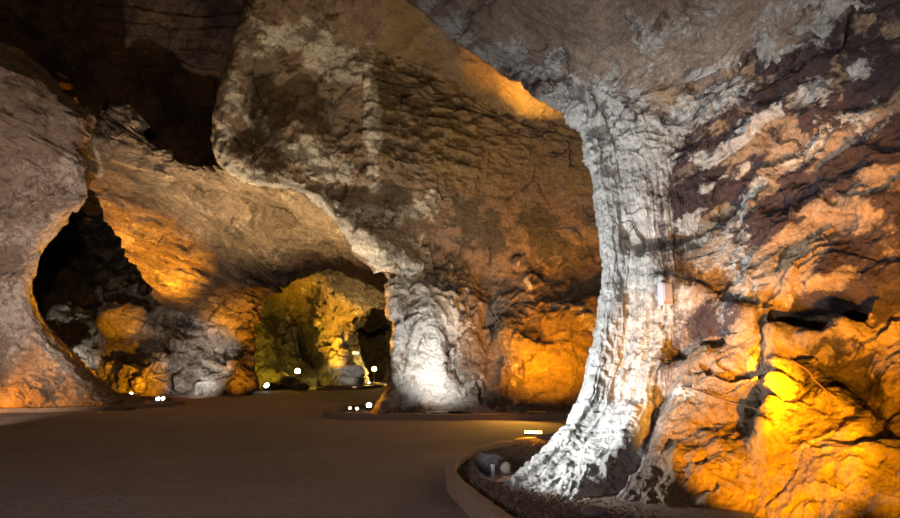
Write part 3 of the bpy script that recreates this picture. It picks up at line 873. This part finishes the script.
# gravel
from mathutils.geometry import intersect_point_tri_2d
def inside(pt, poly):
    r = False
    j = len(poly) - 1
    for i in range(len(poly)):
        if (poly[i][1] > pt[1]) != (poly[j][1] > pt[1]) and pt[0] < (poly[j][0] - poly[i][0]) * (pt[1] - poly[i][1]) / (poly[j][1] - poly[i][1]) + poly[i][0]:
            r = not r
        j = i
    return r
M_GRAV = rock_mat('gravel_stone', (.11, .075, .055), (.22, .16, .115), (.38, .29, .22), scale=6, bump=.3)
def gravel():
    rng = np.random.default_rng(5)
    ib = bmesh.new(); bmesh.ops.create_icosphere(ib, subdivisions=1, radius=1.0)
    bv = np.array([v.co[:] for v in ib.verts]); bf = np.array([[v.index for v in f.verts] for f in ib.faces]); ib.free()
    poly = np.concatenate([in1, [G(740,640)[:2], G(700,445)[:2]]])
    lo, hi = poly.min(0), poly.max(0)
    hi[0] = G(680, 540)[0]
    vs, fs = [], []
    cnt = 0
    while cnt < 6500:
        q = lo + (hi - lo) * rng.random(2)
        if not inside(q, poly): continue
        r = .012 + .022 * rng.random() ** 2.2
        sc = np.array([1, .8 + .4 * rng.random(), .6 + .3 * rng.random()]) * r
        a = rng.random() * 6.28
        w = bv * (1 + .3 * (rng.random((len(bv), 1)) - .5)) * sc
        w = np.stack([w[:, 0] * math.cos(a) - w[:, 1] * math.sin(a), w[:, 0] * math.sin(a) + w[:, 1] * math.cos(a), w[:, 2]], 1)
        z = .10 + .03 * math.sin(q[0] * 2.3 + 1) * math.sin(q[1] * 1.9) + r * .25
        vs.append(w + np.array([q[0], q[1], z])); fs.append(bf + cnt * len(bv)); cnt += 1
    me = bpy.data.meshes.new('gravel')
    me.from_pydata(np.concatenate(vs).tolist(), [], np.concatenate(fs).tolist())
    me.materials.append(M_GRAV)
    o = bpy.data.objects.new('gravel', me); COL.objects.link(o)
    prop(o, 'brown gravel spread inside the curved kerb', 'gravel', kind='stuff')
gravel()

# ================================================================== LAMPS AND SMALL THINGS
M_BLACK = plain('black_housing', (.018, .017, .018), .45, .3, var=.2)
M_GREY = plain('grey_metal', (.30, .29, .30), .5, .6, var=.15)
M_WHITEBOX = plain('pale_plastic', (.30, .30, .35), .5, var=.06)
AMB = (1.0, .50, .06)
AMB2 = (1.0, .365, .003)
WHT = (1.0, .93, .84)
YEL = (1.0, .66, .05)
G_AMB = glow('amber_lens', (1, .55, .13), 14)
G_WHT = glow('white_lens', (1, .95, .88), 30)
G_YEL = glow('yellow_lens', (1, .85, .25), 22)
G_WARM = glow('warm_lens', (1, .75, .35), 14)

def light(kind, loc, target, power, col, size=60, blend=.6, radius=.06, sx=.6, sy=.06, spread=140, name='lamp_or_fill_light'):
    d = bpy.data.lights.new(name, kind)
    d.energy = power
    d.color = col
    if kind == 'SPOT':
        d.spot_size = math.radians(size); d.spot_blend = blend; d.shadow_soft_size = radius
    elif kind == 'AREA':
        d.shape = 'RECTANGLE'; d.size = sx; d.size_y = sy; d.spread = math.radians(spread)
    else:
        d.shadow_soft_size = radius
    o = bpy.data.objects.new(name, d)
    COL.objects.link(o)
    o.location = loc
    v = Vector(target) - Vector(loc)
    o.rotation_euler = v.to_track_quat('-Z', 'Y').to_euler()
    return o

def bar_lamp(loc, rz, length, tilt, lens, label, group=None, name='wall_washer', post=.05):
    """a linear wall washer: housing on two brackets with a long lens"""
    t = empty(name, loc, rz, label, 'lamp', group)
    R = Matrix.Rotation(tilt, 3, 'X')
    b = bmesh.new(); box(b, (0, 0, post + .035), (length, .075, .06), R, .008); link('housing', b, M_BLACK, t)
    b = bmesh.new(); c = R @ Vector((0, 0, .034)); box(b, (c.x, c.y, c.z + post + .035), (length * .94, .05, .008), R); link('lens', b, lens, t)
    for sx in (-1, 1):
        b = bmesh.new(); box(b, (sx * length * .42, 0, (post + .02) / 2), (.03, .05, post + .02), None, .004); link('bracket', b, M_BLACK, t)
    return t

def flood(loc, rz, tilt, w, lens, label, group=None, name='floodlight', body=None):
    """a small floodlight: finned housing tilted on a yoke, lens on the +Y side"""
    t = empty(name, loc, rz, label, 'lamp', group)
    R = Matrix.Rotation(tilt, 3, 'X')
    c = Vector((0, 0, w * .62))
    b = bmesh.new()
    box(b, c, (w, w * .38, w * .78), R, w * .04)
    for k in range(5):
        o = R @ Vector(((k - 2) * w * .18, -w * .24, 0))
        box(b, c + o, (w * .03, w * .14, w * .62), R)
    link('housing', b, body or M_BLACK, t)
    b = bmesh.new()
    o = R @ Vector((0, w * .20, 0))
    bmesh.ops.create_uvsphere(b, u_segments=16, v_segments=10, radius=1)
    bmesh.ops.transform(b, matrix=Matrix.Translation(c + o) @ R.to_4x4() @ Matrix.Diagonal((w * .36, w * .10, w * .33, 1)), verts=b.verts)
    link('lens', b, lens, t, True)
    b = bmesh.new()
    for sx in (-1, 1):
        box(b, (sx * w * .54, 0, w * .34), (w * .05, w * .14, w * .68), None)
    box(b, (0, 0, w * .02), (w * 1.13, w * .16, w * .05), None)
    link('yoke', b, M_GREY, t)
    return t

def post_lamp(loc, h, r, lens, label):
    t = empty('post_lamp', loc, 0, label, 'lamp')
    b = bmesh.new(); tube(b, [(0, 0, 0), (0, 0, h)], r * .3, 8); link('post', b, M_BLACK, t)
    b = bmesh.new(); tube(b, [(0, 0, h - .02), (0, 0, h), (0, 0, h + r * .5)], [r * .5, r * .9, r * .75], 12); link('socket', b, M_BLACK, t)
    b = bmesh.new(); bmesh.ops.create_uvsphere(b, u_segments=16, v_segments=10, radius=r)
    bmesh.ops.translate(b, vec=(0, 0, h + r * 1.2), verts=b.verts); link('bulb', b, lens, t, True)
    return t

def vec(a): return Vector([float(x) for x in a])

# --- wall washers of the middle pillar
wa = G(437, 416.3); wb = G(536, 416.3)
bar_lamp(vec(wa), .05, .66, -.3, glow('cool_lens_off_axis', (1, .97, .92), .4), 'black wall washer bar on the ground in front of the white-lit pillar')
bar_lamp(vec(wb), .0, .62, -.3, glow('amber_lens_off_axis', (1, .5, .08), .3), 'dark wall washer bar in front of the amber-lit rock')
# --- glowing bar on the near kerb
lb = G(535, 446.2)
kt = k1[np.argmin(np.linalg.norm(k1 - lb[:2], axis=1))]
bar_lamp(Vector((float(kt[0]), float(kt[1]) - .085, .205)), -.12, .34, 1.15, G_AMB, 'glowing amber light bar lying on the curved kerb', name='light_bar', post=.012)
# --- dark floodlight in the gravel, facing the pale foot
fl0 = G(487, 481, .1)
flood(vec(fl0) + Vector((0, 0, .02)), -1.15, .55, .30, glow('flood_lens', (1, .96, .9), 12), 'dark floodlight in the gravel aimed at the pale pillar foot')
# --- stones in the gravel
M_PALE = plain('pale_stone', (.62, .56, .50), .8, bump=.5, bs=15)
M_PURP = plain('purple_grey_stone', (.20, .165, .185), .85, bump=.5, bs=15)
M_TAN = plain('tan_stone', (.40, .25, .14), .85, bump=.5, bs=15)
def stone(px, py, size, seed, m, label, rz=0.0, z=.09, tilt=0.0):
    g = G(px, py, .1)
    o = link('stone', stone_bm(size, seed), m, None, True)
    o.location = (float(g[0]), float(g[1]), z); o.rotation_euler = (0, tilt, rz)
    return prop(o, label, 'stone')
stone(505, 474, (.15, .14, .16), 3, M_PALE, 'small rounded pale stone beside the floodlight, touching the pillar foot')
stone(493, 468, (.26, .18, .22), 5, M_PURP, 'purple-grey stone lying behind the floodlight', .5)
stone(506, 483, (.26, .20, .09), 8, M_TAN, 'flat tan stone in front of the pale pillar foot')
stone(594, 517, (.24, .18, .13), 11, M_PURP, 'purple-grey stone at the bottom edge below the pillar')
# --- thin pale stick in the gravel
b = bmesh.new()
a0 = vec(G(546, 503, .1)); a1 = a0 + Vector((.10, .02, .20))
tube(b, [a0, a0.lerp(a1, .5) + Vector((.012, 0, 0)), a1], [.008, .007, .004], 6)
prop(link('stick', b, plain('dry_stick', (.50, .38, .20), .8)), 'thin pale stick poking up from the gravel', 'stick')
# --- box on the pillar
bp_ = vec(S_R.at(661, 297))
e = empty('junction_box', bp_ + Vector((0, -.10, 0)), .35, 'pale grey junction box fixed high on the white side of the near pillar', 'junction box')
b = bmesh.new(); box(b, (0, 0, 0), (.17, .12, .32), None, .012); link('body', b, M_WHITEBOX, e)
b = bmesh.new(); box(b, (0, -.065, .02), (.135, .015, .23), None, .006); link('cover', b, plain('box_cover', (.33, .34, .46), .4), e)
b = bmesh.new(); tube(b, [(0, .02, -.16), (.0, .05, -.26)], .018, 8); link('cable_gland', b, M_WHITEBOX, e)
# --- cables on the right wall
def cable(px, r, label, m):
    b = bmesh.new()
    pts = []
    for (x0, y0), (x1, y1) in zip(px[:-1], px[1:]):
        for k in range(8):
            f = k / 8
            w = S_R.at(x0 + (x1 - x0) * f, y0 + (y1 - y0) * f)
            d = w - np.array([0, 0, CAMZ]); d /= np.linalg.norm(d)
            pts.append(w - d * .025)
    pts = np.array(pts)
    for _ in range(3):
        pts[1:-1] = (pts[:-2] + pts[1:-1] * 2 + pts[2:]) / 4
    tube(b, [vec(q) for q in pts], r, 6)
    prop(link('cable', b, m, None, True), label, 'cable')
M_CAB = plain('dusty_cable', (.16, .10, .06), .7)
cable([(680,385),(725,398),(774,413)], .009, 'thin cable running across the amber rock up to the bright ridge', M_CAB)
cable([(793,358),(815,378),(836,398)], .012, 'thin cable slanting down the rock right of the bright ridge', M_CAB)

# --- far lamps
def small_flood(px, py, w, rz, tilt, lens, label, group=None):
    return flood(vec(G(px, py)), rz, tilt, w, lens, label, group)
small_flood(131, 397.5, .22, math.pi, .5, G_WHT, 'lone small lit floodlight left of the pair near the left pillar foot')
small_flood(158, 402.5, .20, math.pi, .4, G_WHT, 'left lamp of the lit pair on the kerb by the left pillar')
small_flood(163, 402.2, .20, math.pi, .4, G_WHT, 'right lamp of the lit pair on the kerb by the left pillar')
small_flood(267, 391, .40, math.pi - .4, .6, G_WHT, 'white floodlight on the ground inside the second arch')
small_flood(350, 411, .13, math.pi, .4, G_WARM, 'leftmost of the three lamps inside the kerb tip of the middle pillar')
small_flood(357, 411.5, .13, math.pi, .4, G_WARM, 'middle one of the three lamps inside the kerb tip of the middle pillar')
small_flood(369, 410.5, .24, math.pi, .5, G_WHT, 'large white lamp beside the orange foot of the middle pillar')
small_flood(369, 384.8, .20, math.pi, .4, G_WARM, 'tiny lamp on the far kerb at the inner pillar')
pl = G(297, 386.5)
post_lamp(vec(pl), .72, .17, G_YEL, 'glowing yellow globe lamp on a short post by the olive wall')
pl = G(374, 383.5)
post_lamp(vec(pl), .78, .17, G_YEL, 'glowing globe lamp on a post beyond the innermost arch')
# --- small sign
sg = P(356, 353, 38.0)
e = empty('sign', vec(sg), 0, 'small pale blue sign on the edge of the inner pillar', 'sign')
b = bmesh.new(); box(b, (0, 0, 0), (.42, .05, .17), None, .01); link('panel', b, glow('lit_sign', (.35, .60, .75), .55), e)
b = bmesh.new(); box(b, (-.16, .25, 0), (.05, .5, .04)); link('bracket', b, M_GREY, e)
# --- pile of flat rocks by the globe lamp
for k, (px, py, sz, what) in enumerate(((272, 389.5, (.9, .7, .5), 'low flat rock at the left end of the rock pile by the globe lamp'),
                                  (281, 388.2, (1.1, .8, 1.0), 'tallest rock of the pile by the globe lamp'),
                                  (291.5, 388.5, (1.0, .7, .75), 'rock right of the tallest in the pile by the globe lamp'),
                                  (301, 389.8, (.9, .6, .42), 'low rock at the right end of the pile, below the globe lamp'))):
    g = G(px, py)
    o = link('rock', stone_bm(sz, 20 + k, .4), M_I, None, False)
    o.location = (float(g[0]), float(g[1]), -.03)
    prop(o, what, 'rock')

# ================================================================== LIGHT
W = bpy.data.worlds.new('world'); SC.world = W
W.use_nodes = True
W.node_tree.nodes['Background'].inputs[0].default_value = (1.0, .72, .46, 1)
W.node_tree.nodes['Background'].inputs[1].default_value = .010

def up(a, dz): return Vector((float(a[0]), float(a[1]), float(a[2]) + dz))
# middle pillar washers, with added spots and fill in front of them
light('AREA', up(wa, .22) + Vector((0, -.9, 0)), S_M.at(445, 330), 45, WHT, sx=.6, spread=90)
light('SPOT', up(wa, .6) + Vector((.2, -2.0, 0)), S_M.at(446, 350), 900, (1.0, .98, .94), size=72, blend=.8)
light('AREA', up(wb, .22) + Vector((-.1, -.7, 0)), S_M.at(530, 310), 200, AMB2, sx=.6, spread=90)
light('SPOT', up(wb, .6) + Vector((.4, -2.0, 0)), S_M.at(552, 340), 1500, AMB2, size=66, blend=.7)
light('SPOT', Vector((0, 2, .6)), S_M.at(490, 250), 1500, (1.0, .84, .68), size=28, blend=1, radius=.2)  # added fill from near the visitor for the recessed wall
light('AREA', up(wb, .9) + Vector((-.3, -1.0, 0)), G(360, 450), 70, AMB, sx=.6, spread=160)  # added amber spill onto the floor
light('SPOT', up(wb, .35) + Vector((-.7, -1.0, 0)), S_M.at(512, 343), 420, AMB2, size=24, blend=1, radius=.04)
# amber bar behind the near pillar, washing the ceiling strip
light('SPOT', Vector((float(kt[0]), float(kt[1]), .36)), P(535, 100, 17.6), 42000, AMB, size=14, blend=1, radius=.04)
light('SPOT', Vector((float(kt[0]) - .1, float(kt[1]), .36)), P(497, 80, 17.3), 14000, AMB2, size=13, blend=1, radius=.04)
light('AREA', Vector((float(kt[0]), float(kt[1]) - .1, .33)), Vector((float(kt[0]) - .3, float(kt[1]) - .6, .1)), 9, AMB2, sx=.32, spread=160)
# floodlight on the pale foot; the first spot is added, away from the fixture
light('SPOT', Vector((-.6, 6.8, .5)), S_R.at(600, 310), 2100, (.97, .98, .96), size=72, blend=.7, radius=.12)
light('SPOT', Vector((.42, 7.75, .5)), Vector((1.5, 7.5, .8)), 260, (.97, .98, .96), size=110, blend=.9, radius=.12)
# right wall washers (the fixtures stand below the frame)
light('SPOT', Vector((2.75, 4.0, .3)), S_R.at(779, 392), 4500, AMB2, size=16, blend=1, radius=.08)
light('SPOT', Vector((2.75, 4.0, .3)), S_R.at(779, 388), 30000, AMB2, size=7.5, blend=1, radius=.08)
light('SPOT', Vector((2.5, 3.6, .5)), S_R.at(766, 422), 3000, AMB2, size=38, blend=.5, radius=.05)
light('SPOT', P(880, 540, 4.6), S_R.at(800, 275), 1000, AMB2, size=52, blend=.8, radius=.05)
light('SPOT', P(945, 500, 4.5), S_R.at(892, 430), 420, AMB2, size=60, blend=1, radius=.05)
light('SPOT', P(930, 470, 4.6), S_R.at(848, 235), 2000, AMB2, size=38, blend=.8, radius=.05)
# added floor spots stand in for kerb-tip lamps, washing the cut face and facade
l3 = G(369, 409)
light('SPOT', up(l3, .3) + Vector((-2.0, -3.5, .2)), S_M.at(330, 110), 3000, (1.0, .76, .50), size=90, blend=.7, radius=.1)
light('SPOT', Vector((1.4, 13.0, .3)), S_M.at(470, 130), 1700, (1.0, .80, .46), size=80, blend=.7, radius=.1)
# amber edge of the great arch on the right
light('SPOT', Vector((-4.4, 20.3, .3)), S_M.at(392, 315), 2600, AMB2, size=36, blend=.9)
light('SPOT', Vector((-3.3, 18.0, .35)), S_M.at(380, 402), 160, AMB2, size=50, blend=.9)
# left pillar
light('SPOT', Vector((-10.5, 14.5, .3)), S_L.at(10, 240), 4200, (1.0, .77, .62), size=95, blend=.7, radius=.1)
light('SPOT', up(G(-50, 413), .3), S_L.at(40, 388), 1000, AMB2, size=100, blend=1)
light('SPOT', up(G(131, 397), .3), P(45, 240, 22.2), 5000, AMB2, size=60, blend=.6)
# vault
light('SPOT', up(G(152, 398), 1.0), P(148, 262, 28), 11000, AMB2, size=72, blend=1)
light('SPOT', up(G(215, 412), .3), P(268, 180, 23.5), 11000, (1.0, .66, .30), size=78, blend=.7)
light('SPOT', up(G(246, 401), .4), P(240, 316, 30.2), 5500, AMB2, size=34, blend=1)
light('SPOT', up(G(200, 399), .3) + Vector((0, -.5, 0)), P(200, 366, 30), 1300, (1.0, .97, .92), size=54, blend=.8)
light('SPOT', Vector((-1, -1, 3.6)), P(120, 70, 25), 3800, (1.0, .66, .34), size=60, blend=.8)  # added fill from behind the visitor for the dark upper face
light('SPOT', P(242, 395, 27.3), P(240, 360, 30), 700, AMB2, size=62, blend=.9)
# side chamber rocks
light('SPOT', P(150, 394, 27), P(142, 377, 31), 2600, AMB2, size=42, blend=.8)
light('SPOT', P(152, 384, 26.8), P(122, 320, 32), 9000, AMB2, size=20, blend=.9)
light('SPOT', P(104, 385, 28.0), P(70, 345, 32), 1400, WHT, size=34, blend=.9)
# third chamber
light('SPOT', Vector((-6.2, 31.5, .3)), P(348, 288, 36.5), 2600, (1.0, .62, .22), size=60, blend=.9)
light('POINT', up(G(297, 387.5), 1.0) + Vector((0, -.5, 0)), (0, 0, 0), 130, YEL, radius=.15)
light('SPOT', up(G(258, 390), .4), P(270, 345, 39), 800, (1.0, .68, .03), size=80, blend=.8)
light('SPOT', P(327, 386, 34.5), P(335, 318, 38.5), 9000, (1.0, .44, .012), size=62, blend=.9)
light('SPOT', P(356, 387, 34.5), P(348, 360, 38.5), 300, WHT, size=50, blend=.9)
light('POINT', up(G(374, 384.5), 1.0), (0, 0, 0), 300, (1, .75, .2), radius=.15)
light('SPOT', up(G(398, 388), .3), P(395, 350, 44), 500, AMB2, size=80, blend=.7)
# added fill spots behind the visitor, for the ceiling and the floor
light('SPOT', Vector((-3.5, -2.0, .4)), P(705, -10, 8.2), 4600, (1.0, .91, .84), size=50, blend=.9, radius=.3)
light('SPOT', Vector((-5, -4, 3.0)), Vector((-4, 6, 0)), 2300, (1.0, .83, .83), size=66, blend=.9, radius=.4)

# ================================================================== VIEW
SC.view_settings.view_transform = 'Standard'
SC.view_settings.look = 'None'
SC.view_settings.gamma = 1
SC.view_settings.use_curve_mapping = False
SC.view_settings.exposure = 0.0
SC.cycles.use_denoising = True
SC.cycles.max_bounces = 5
SC.cycles.diffuse_bounces = 3
SC.cycles.sample_clamp_indirect = 4
